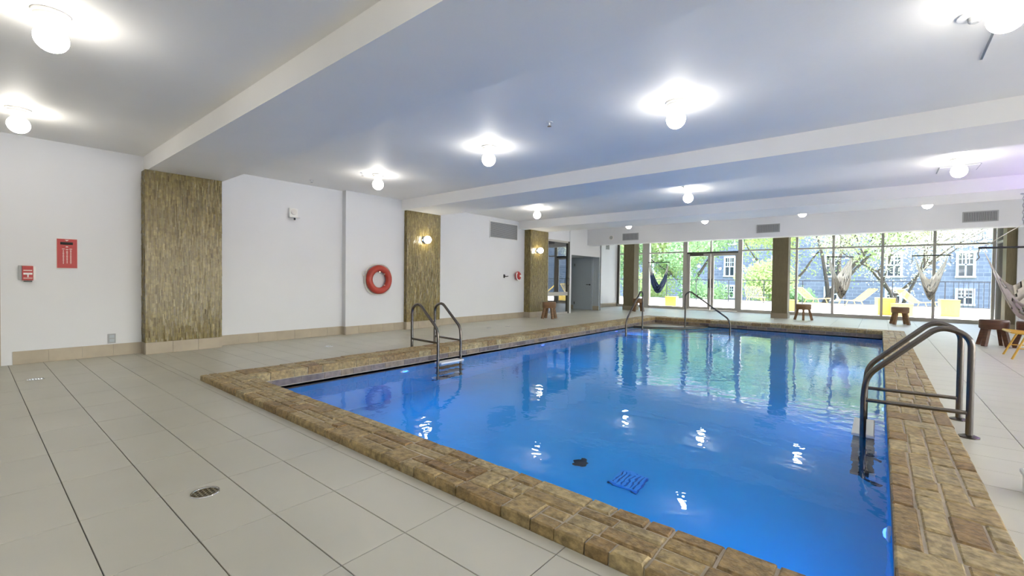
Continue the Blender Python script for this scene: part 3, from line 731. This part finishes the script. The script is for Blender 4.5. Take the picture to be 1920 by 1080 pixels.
d = struct('door_3', 'grey alcove door with a steel lever')
MB().box(-9.38, -8.62, 15.345, 15.38, .01, 2.0).build('leaf', 'greydoor', d)
for a in ((-9.43, -9.38), (-8.62, -8.57)): MB().box(a[0], a[1], 15.355, 15.381, 0, 2.03).build('jamb', 'greywall', d)
MB().lathe([(.001, 0), (.028, 0), (.028, -.01), (.001, -.01)], 16, (-8.69, 15.345, .98), 'y').tube([(-8.69, 15.34, .98), (-8.69, 15.29, .98), (-8.82, 15.285, .98)], .012, 8).build('lever_handle', 'steel', d, True)
for z in (.25, 1.75): MB().box(-9.39, -9.365, 15.33, 15.346, z-.05, z+.05).build('hinge', 'steel', d)

# ------------------------------------------------------------------ window wall
def vbar(p, name, x, w_, z0, z1, m='frame', dp=.10): return MB().box(x-w_/2, x+w_/2, YW-dp/2, YW+dp/2, z0, z1).build(name, m, p)
def hbar(p, name, x0, x1, z, h, m='frame', dp=.09): return MB().box(x0, x1, YW-dp/2, YW+dp/2, z-h/2, z+h/2).build(name, m, p)
ZTR = 2.345
def glazed(root, xs, z0=.10):
    for a, b in zip(xs, xs[1:]):
        MB().box(a+.02, b-.02, YW-.004, YW+.004, z0+.03, ZTR-.02).build('pane', 'glass', root)
        MB().box(a+.02, b-.02, YW-.004, YW+.004, ZTR+.02, ZC4).build('pane', 'glass', root)
        hbar(root, 'transom', a+.02, b-.02, ZTR, .055); hbar(root, 'sill', a, b, .055, .11, 'frame', .16)
w1 = struct('window_1', 'tall glazing left of the glass double doors')
glazed(w1, (-9.15, -7.84, -6.22))
vbar(w1, 'mullion', -9.15, .10, 0, ZC4, 'frame_dark'); vbar(w1, 'mullion', -7.84, .28, 0, ZC4, 'frame', .22)
w2 = struct('window_2', 'tall glazing right of the glass double doors')
glazed(w2, (-4.10, -2.30, -1.24, .05, 1.27, 2.56))
for x in (-2.30, -1.24, .05, 1.27, 2.52): vbar(w2, 'mullion', x, .07, 0, ZC4)
w3 = struct('window_3', 'narrow side glazing at the right end of the windows')
MB().box(2.585, 2.593, 16.95, 18.65, .1, ZC4).build('pane', 'glass_refl', w3)
for y in (17.0, 17.75, 18.65): MB().box(2.56, 2.62, y-.05, y+.05, 0, ZC4).build('mullion', 'frame_dark' if y == 17.75 else 'frame', w3)
MB().box(2.56, 2.62, 16.95, 18.7, ZTR-.03, ZTR+.03).build('transom', 'frame', w3); MB().box(2.56, 2.62, 16.95, 18.7, 0, .1).build('sill', 'frame', w3)
d1 = struct('door_1', 'glass double doors to the terrace')
vbar(d1, 'post', -6.18, .16, 0, ZC4, 'frame', .14); vbar(d1, 'post', -4.13, .13, 0, ZC4, 'frame', .14); vbar(d1, 'post', -5.19, .05, 2.30, ZC4)
hbar(d1, 'head', -6.10, -4.19, 2.30, .07, 'frame_dark', .13); hbar(d1, 'threshold', -6.10, -4.19, .012, .024, 'frame', .14)
for a, b in ((-6.10, -5.19), (-5.19, -4.19)): MB().box(a+.02, b-.02, YW-.004, YW+.004, 2.34, ZC4).build('pane', 'glass', d1)
for a, b, hs in ((-6.095, -5.20, 1), (-5.18, -4.195, -1)):
    lf = MB().box(a, a+.10, YW-.03, YW+.03, .03, 2.26).box(b-.10, b, YW-.03, YW+.03, .03, 2.26).box(a+.1, b-.1, YW-.03, YW+.03, 2.17, 2.26).box(a+.1, b-.1, YW-.03, YW+.03, .03, .14).build('leaf', 'frame', d1)
    MB().box(a+.1, b-.1, YW-.004, YW+.004, .14, 2.17).build('leaf_pane', 'glass', lf)
    xh = b-.05 if hs == 1 else a+.05
    MB().tube([(xh, YW-.03, .92), (xh, YW-.09, .94), (xh, YW-.09, 1.24), (xh, YW-.03, 1.26)], .016, 8).build('pull_handle', 'black', lf, True)
    if hs == 1: MB().box(a+.12, a+.62, YW-.11, YW-.03, 2.18, 2.27).build('door_closer', 'frame_dark', lf)

# ------------------------------------------------------------------ stools
def make_stool(wm, label, rs=.20, hgt=.49):
    t = thing('wooden_stool', label, 'stool', group='chunky wooden stools')
    MB().lathe([(.001, hgt-.17), (rs*.93, hgt-.17), (rs, hgt-.15), (rs*1.02, hgt-.03), (rs*.97, hgt), (.001, hgt+.003)], 28).build('seat', wm, t, True)
    for k in range(4):
        a = PI/4+k*PI/2; c, s = math.cos(a), math.sin(a)
        MB().bar((c*rs*.72, s*rs*.72, hgt-.16), (c*rs*1.12, s*rs*1.12, .0), .062, .07, up=(c, s, 0)).build('leg', wm, t)
    return t
s0 = make_stool('wood', 'wooden stool in front of the mosaic column by the glass door'); s0.location = (-7.55, 10.95, 0); s0.rotation_euler.z = .3
dup(s0, (-1.80, 16.35, 0), .9, 'wooden stool just right of the middle olive column')
dup(s0, (.46, 16.75, 0), .2, 'wooden stool near the windows in front of the yellow cubes')
dup(s0, (-7.02, 16.05, 0), .6, 'wooden stool behind the slim entry rail by the left olive column')
s1 = make_stool('wood_dark', 'dark red-brown stool under the near hammock chair, the left one'); s1.location = (1.66, 12.15, 0); s1.rotation_euler.z = .1
dup(s1, (2.12, 12.02, 0), .5, 'dark red-brown stool cut by the right picture edge')

# ------------------------------------------------------------------ hammock chairs
def hammock(label, loc, rz, half, zbar, drop, m_hi, m_lo, depth=.62, hang=None, chain=0., split=.5, back=.53, pw=(1.35, 1.85)):
    t = thing('hammock_chair', label, 'hammock chair', loc, rz, 'hanging hammock chairs')
    ns, nt_ = 30, 14; grid = []
    for i in range(ns+1):
        s = -1+2*i/ns; row = []
        for j in range(nt_+1):
            u = j/nt_; W = depth*(1-abs(s)**2.2)+.02
            f = back+(1-back)*math.sin(PI/2*min(1, u/.62)) if u < .62 else 1-.20*((u-.62)/.38)**1.5
            x = half*s*(1-.22*(1-s*s)*math.sin(PI*u)); y = (.5-u)*W
            z = zbar-drop*(1-abs(s)**(pw[0]+(pw[1]-pw[0])*min(1, u/.62)))*f+.006*math.sin(25*u+6*s)
            row.append((x, y, z))
        grid.append(row)
    zsp = zbar-drop*split
    A, B = MB(), MB(); idx = lambda i, j: i*(nt_+1)+j
    flat = [p for r in grid for p in r]
    for i in range(ns):
        for j in range(nt_):
            q = [grid[i][j], grid[i+1][j], grid[i+1][j+1], grid[i][j+1]]
            (B if sum(p[2] for p in q)/4 < zsp else A).add(q, [(0,1,2,3)])
    for mb, nm, mm in ((A, 'upper_cloth', m_hi), (B, 'seat_cloth', m_lo)):
        o = mb.build(nm, mm, t, True)
        bm = bmesh.new(); bm.from_mesh(o.data); bmesh.ops.remove_doubles(bm, verts=bm.verts, dist=1e-5); bm.to_mesh(o.data); bm.free()
        for p in o.data.polygons: p.use_smooth = True
    MB().tube([(-half-.05, 0, zbar), (half+.05, 0, zbar)], .017, 10).build('spreader_bar', 'black', t, True)
    zh = hang-chain
    zr = min(zh, zbar+.42)
    for sx in (-1, 1): MB().tube([(sx*half, 0, zbar), (sx*half*.35, 0, zbar+(zr-zbar)*.68), (0, 0, zr)], .007, 6).build('rope', 'rope', t, True)
    if zh > zr+.01: MB().tube([(0, 0, zr), (0, 0, zh)], .009, 6).build('hanging_rope', 'rope', t, True)
    for sx in (-1, 1): MB().tube([(sx*(half+.03), .01, zbar), (sx*(half+.05), .02, zbar-.10), (sx*(half+.03), .02, zbar-.16), (sx*(half+.07), .03, zbar-.22)], .008, 6).build('rope_tail', 'taupe', t, True)
    if chain:
        c = MB(); n = int(chain/.055)
        for k in range(n):
            z = zh+(k+.5)*chain/n; hl = chain/n*.68; L = []
            for q in range(12):
                a = 2*PI*q/12; e, g = .017*math.cos(a), hl*math.sin(a)
                L.append((e, 0, z+g) if k % 2 else (0, e, z+g))
            c.tube(L, .0055, 6, closed=True)
        c.build('chain', 'grey_met', t, True)
        MB().lathe([(.001, hang), (.05, hang), (.05, hang-.01), (.02, hang-.03), (.001, hang-.03)], 18).build('ceiling_hook', 'white_pl', t, True)
    return t
hammock('near cream hammock chair hanging on a chain at the right edge', (1.80, 10.98, 0), .10, .47, 1.765, 1.19, 'cream', 'taupe', .75, ZB, .50, .42)
hammock('cream and taupe hammock chair in front of the right window panes', (1.12, 17.6, 0), 0, .36, 1.97, 1.29, 'cream', 'taupe', .62, ZC4, 0, .5)
hammock('cream hammock chair beside the big tree trunk, bar tilted', (-.98, 17.6, 0), .55, .33, 1.98, 1.33, 'cream', 'taupe', .62, ZC4, 0, .5)
hammock('navy blue hammock chair by the left window pane', (-6.85, 17.6, 0), -.1, .40, 1.90, 1.24, 'cream', 'navy', .62, ZC4, 0, .36, .78, (2.3, 2.6))

# near right yellow chair and white box
def wire_chair(label, loc, rz, mm, group=None, recl=.62, L=1.15, W=.62):
    t = thing('wire_lounger', label, 'lounge chair', loc, rz, group)
    zs = .36
    side = [(-.12-L*.42, zs+recl), (-.10, zs), (L*.45, zs+.05)]
    for sy in (-1, 1):
        MB().tube(smooth_path([(x, sy*W/2, z) for x, z in side], .12, 5), .016, 8).build('side_rail', mm, t, True)
    for (x, z) in (side[0], side[2]): MB().tube([(x, -W/2, z), (x, W/2, z)], .016, 8).build('end_rail', mm, t, True)
    for k in range(1, 10):
        y = -W/2+W*k/10
        MB().tube(smooth_path([(x, y, z-.012*math.sin(PI*k/10)) for x, z in side], .12, 4), .008, 5).build('seat_wire', mm, t, True)
    for sx, sy in ((-1, -1), (-1, 1), (1, -1), (1, 1)):
        x0 = -.10 if sx < 0 else L*.32; MB().tube([(x0, sy*W/2*.9, zs), (x0+sx*.14, sy*W/2*1.02, 0)], .014, 8).build('leg', mm, t, True)
    for sy in (-1, 1): MB().tube([(-.24, sy*W/2*1.0, .17), (L*.32+.07, sy*W/2*1.0, .17)], .010, 6).build('stretcher', mm, t, True)
    return t
wire_chair('ochre wire lounge chair cut by the right edge under the near hammock', (2.10, 10.50, 0), PI, 'ochre')
t = thing('storage_box', 'low white plastic box on the deck at the right picture edge', 'box', (.80, 3.62, 0))
MB().cbox(-.17, .17, -.07, .07, 0, .10, .006).build('body', 'white_pl', t)
MB().cbox(-.18, .18, -.08, .08, .10, .125, .008).build('lid', 'white_pl', t)

# floor drains
def floor_drain(x, y, r, lab):
    t = thing('floor_drain', lab, 'drain', (x, y, 0), group='round floor drains')
    MB().lathe([(.001, .0004), (r, .0004), (r, .0015), (.001, .0015)], 28).build('cavity', 'dark', t)
    MB().tube([(r*math.cos(2*PI*k/28), r*math.sin(2*PI*k/28), .002) for k in range(28)], .0045, 6, closed=True).build('rim', 'chrome', t, True)
    for k in range(-2, 3):
        h = math.sqrt(max(0, r*r-(k*r/3)**2))*.93
        MB().box(k*r/3-.006, k*r/3+.006, -h, h, .0015, .0035).build('grate_bar', 'chrome', t)
        MB().box(-h, h, k*r/3-.004, k*r/3+.004, .0015, .0030).build('grate_bar', 'chrome', t)
floor_drain(-2.70, .785, .062, 'round chrome floor drain on the near left tiles')
floor_drain(-7.0, .47, .065, 'round floor drain near the wall at the far left')
floor_drain(-6.98, 3.78, .06, 'round floor drain in front of the white wall behind the ladder')
floor_drain(-7.05, 7.75, .05, 'round floor drain below the second mosaic column, nearer one')
floor_drain(-6.98, 8.35, .05, 'round floor drain in front of the vent wall, farther one')

# purple accent lamp on the right wall (outside the picture; its glow shows on the third beam)
t = thing('accent_lamp', 'purple floor uplight standing right of the picture', 'floor lamp', (3.3, 9.4, 0))
MB().lathe([(.001, 0), (.16, 0), (.16, .02), (.03, .035), (.001, .035)], 24).build('base', 'black', t, True)
MB().tube([(0, 0, .03), (0, 0, 1.45)], .016, 8).build('pole', 'black', t, True)
MB().lathe([(.02, 1.42), (.06, 1.45), (.15, 1.56), (.14, 1.56), (.06, 1.47), (.02, 1.45)], 24).build('shade', 'black', t, True)
MB().lathe([(.001, 1.50), (.10, 1.50), (.10, 1.505), (.001, 1.505)], 24).build('led_disc', 'purple_led', t)

# ------------------------------------------------------------------ outside: terrace, railing, furniture, trees, house
o = MB().box(-22, 14, YW+.12, 28.8, -.3, -.01).build('terrace', 'terrace'); o['kind'] = 'structure'; o['label'] = 'pale sunlit terrace beyond the windows'
o = MB().box(-70, 60, 28.8, 120, -3.4, -3.0).build('ground', 'ground'); o['kind'] = 'structure'
o = MB().box(XR+.3, 40, -20, 28, -.35, -.05).box(-40, XR+.3, -30, YB-.3, -.35, -.05).build('ground_bounce', 'terrace'); o['kind'] = 'structure'  # unseen ground added to bounce sunlight in through the right panes
rl = thing('terrace_railing', 'black metal railing along the terrace edge', 'railing', (0, 28.5, 0))
MB().box(-22, 14, -.02, .02, 1.25, 1.29).build('top_rail', 'black', rl); MB().box(-22, 14, -.015, .015, .10, .13).build('bottom_rail', 'black', rl)
pm = None
for k in range(20):
    x = -21.6+k*1.84
    if pm is None: o = MB().box(-.02, .02, -.02, .02, -.02, 1.25).build('post', 'black', rl); pm = o.data
    else: o = bpy.data.objects.new('post', pm); COL.objects.link(o); o.parent = rl
    o.location.x = x
pm = None
for k in range(14):
    x = 2.6+k*.16
    if pm is None: o = MB().box(-.01, .01, -.01, .01, .12, 1.25).build('baluster', 'black', rl); pm = o.data
    else: o = bpy.data.objects.new('baluster', pm); COL.objects.link(o); o.parent = rl
    o.location.x = x
o = MB().box(-22, 14, 28.62, 28.8, -.3, .12).build('terrace_kerb', 'terrace'); o['kind'] = 'structure'
def cube(x, y, s, h, rz, lab):
    t = thing('yellow_cube', lab, 'side table', (x, y, 0), rz, 'yellow cube side tables')
    MB().cbox(-s/2, s/2, -s/2, s/2, 0, h-.03, .004).build('body', 'yellow', t); MB().cbox(-s/2-.008, s/2+.008, -s/2-.008, s/2+.008, h-.03, h, .006).build('top', 'yellow', t)
cube(.16, 21.7, .50, .62, .2, 'yellow cube table on the terrace left of the pair')
cube(.62, 21.2, .45, .45, .5, 'lower yellow cube table on the terrace behind the right stool')
cube(1.95, 22.6, .50, .60, .1, 'yellow cube table on the terrace right of the hammock')
cube(-7.08, 19.75, .46, .48, .1, 'yellow cube table on the terrace below the navy hammock')
cube(-2.78, 21.4, .45, .45, .2, 'yellow cube table on the terrace hidden behind the middle column')
for (x, y, rz, lab) in ((-2.55, 26.4, -.4, 'yellow wire lounger on the terrace right of the middle column'), (-.85, 25.4, -2.7, 'yellow wire lounger on the terrace behind the tilted hammock'),
                        (1.25, 25.6, -.5, 'yellow wire lounger on the terrace left of the right hammock'), (-5.0, 26.0, -1.2, 'yellow wire lounger on the terrace left of the middle column')):
    wire_chair(lab, (x, y, 0), rz, 'yellow', 'yellow terrace loungers', .55, 1.35, .75)

def leaves(mb, c, n, rx, rz, size):
    for _ in range(n):
        while True:
            p = Vector((random.uniform(-1, 1), random.uniform(-1, 1), random.uniform(-1, 1)))
            if p.length < 1: break
        p = Vector((c[0]+p.x*rx, c[1]+p.y*rx, c[2]+p.z*rz)); s = size*random.uniform(.6, 1.3)
        a = Vector((random.gauss(0, 1), random.gauss(0, 1), random.gauss(0, 1))).normalized(); b = a.orthogonal().normalized()
        mb.add([p-a*s*.5, p+b*s*.32, p+a*s*.5, p-b*s*.32], [(0,1,2,3)])
def tree(label, x, y, h, seed, lm, nleaf, crown=1.0, lean=0., low=.35, size=.16, cl=.75, rad=.2, cat='tree', name='garden_tree'):
    random.seed(seed)
    t = thing(name, label, cat, (x, y, -3.0), 0, 'garden trees behind the railing')
    wood, lv, tips = MB(), MB(), []
    def grow(p, d, L, r, lvl):
        pts = [p]; n = 4; q = Vector(p)
        for k in range(n):
            d = (d+Vector((random.gauss(0, .12), random.gauss(0, .12), random.gauss(0, .06)+.03))).normalized(); q = q+d*(L/n); pts.append(q.copy())
        wood.tube(pts, [r*(1-.5*k/n) for k in range(n+1)], 6 if lvl < 2 else 4, caps=False)
        if lvl >= 2: tips.extend(pts[1:])
        elif lvl == 1: tips.extend(pts[2:])
        if lvl < 4:
            m = random.choice((2, 3, 3)) if lvl else 4
            for k in range(m):
                a = 2*PI*(k+random.random()*.6)/m; sp = random.uniform(.45, .85)*(1.1 if lvl == 0 else 1)*crown
                nd = (d+Vector((math.cos(a)*sp, math.sin(a)*sp, random.uniform(-.1, .25)))).normalized()
                grow(q if k < 2 else pts[-2], nd, L*random.uniform(.62, .82), r*.5, lvl+1)
    grow(Vector((0, 0, 0)), Vector((lean, 0, 1)).normalized(), h*low, rad, 0)
    for _ in range(len(tips)):
        pass
    per = max(1, nleaf//max(1, len(tips)))
    for p in tips: leaves(lv, p, per, cl, cl*.8, size)
    wood.build('trunk', 'bark', t, True); lv.build('foliage', lm, t)
tree('big leafy tree with forked trunk behind the tilted hammock', -3.1, 32.5, 11.5, 3, 'leaf_a', 15000, 1.0, .05, .40, .16, .8, .26)
tree('bare-branched blossoming tree beside the right hammock', 1.3, 33.5, 10.5, 11, 'leaf_c', 13000, 1.15, 0, .34, .12, .9, .20)
tree('tall spring green tree seen through the double doors', -9.0, 33.5, 12, 5, 'leaf_b', 20000, 1.0, -.04, .34, .17, .85, .24)
tree('bright green tree behind the navy hammock', -13.6, 32.5, 11, 9, 'leaf_a', 18000, 1.1, 0, .32, .17, .9, .22)
tree('deep green tree at the far left of the windows', -18.5, 34.0, 11, 21, 'leaf_b', 16000, 1.1, 0, .32, .18, .95, .22)
tree('pale green tree between double doors and middle column', -5.9, 36.5, 11, 31, 'leaf_a', 12000, 1.0, .03, .36, .17, .9, .2)
random.seed(77)
def bush(label, x, y, z, rx, rz, n, lm):
    t = thing('shrub', label, 'shrub', (x, y, -3.0), 0, 'shrubs behind the railing')
    lv, st = MB(), MB()
    for k in range(7):
        a = random.uniform(0, 2*PI); st.tube([(0, 0, 0), (math.cos(a)*rx*.5, math.sin(a)*rx*.5, (z+3)*.9)], [.05, .015], 5)
    for k in range(9):
        a = random.uniform(0, 2*PI); q = random.uniform(0, .6)
        leaves(lv, (math.cos(a)*rx*q, math.sin(a)*rx*q, z+3+random.uniform(-.4, .4)*rz), n//9, rx*.55, rz*.55, .15)
    st.build('stems', 'bark', t, True); lv.build('foliage', lm, t)
bush('rounded shrub behind the railing below the left door leaf', -8.6, 30.2, .2, 1.9, 1.6, 5000, 'leaf_b')
bush('yellow-green shrub behind the railing left of the middle column', -5.4, 30.6, .9, 1.7, 1.9, 5000, 'leaf_a')
bush('low green shrub behind the railing right of the middle column', -3.6, 30.0, .0, 1.0, 1.1, 2600, 'leaf_b')
bush('green shrub behind the railing at the left windows', -12.8, 30.9, .4, 2.0, 1.7, 4500, 'leaf_a')
bush('dark shrub behind the railing at the far left', -16.2, 30.6, .8, 2.0, 1.9, 4000, 'leaf_b')

YH = 50.0
house = thing('stone_house', 'grey stone house with white sash windows behind the trees', 'building', (0, YH, -3.0))
MB().box(-46, 26, 0, 9, 0, 16).build('stone_wall', 'facade', house)
MB().box(-46.4, 26.4, -.4, 9.4, 16, 16.5).build('eaves', 'win_white', house)
def sash(x, z0, z1, wd):
    f = MB()
    for a in ((x-wd/2-.16, x+wd/2+.16, z1, z1+.16), (x-wd/2-.2, x+wd/2+.2, z0-.14, z0), (x-wd/2-.16, x-wd/2, z0, z1), (x+wd/2, x+wd/2+.16, z0, z1)): f.box(a[0], a[1], -.12, .0, a[2]+3, a[3]+3)
    w_ = f.build('window', 'win_white', house)
    MB().box(x-wd/2, x+wd/2, -.02, .0, z0+3, z1+3).build('pane', 'win_glass', w_)
    b = MB(); zm = (z0+z1)/2+3
    b.box(x-.05, x+.05, -.07, -.02, z0+3, z1+3).box(x-wd/2, x+wd/2, -.07, -.02, zm-.05, zm+.05)
    for xx in (x-wd/4, x+wd/4): b.box(xx-.025, xx+.025, -.06, -.02, zm, z1+3)
    b.box(x-wd/2, x+wd/2, -.06, -.02, zm+(z1+3-zm)/2-.025, zm+(z1+3-zm)/2+.025)
    b.build('sash_bars', 'win_white', w_)
for k in range(9):
    x = 5.2-4.3*k
    sash(x, 1.85, 3.65, .80); sash(x, 5.1, 6.9, .80); sash(x, 8.3, 10.0, .80); sash(x, -.35, .70, .80)
for x in (9.5, 13.8): sash(x, 1.85, 3.65, .80)
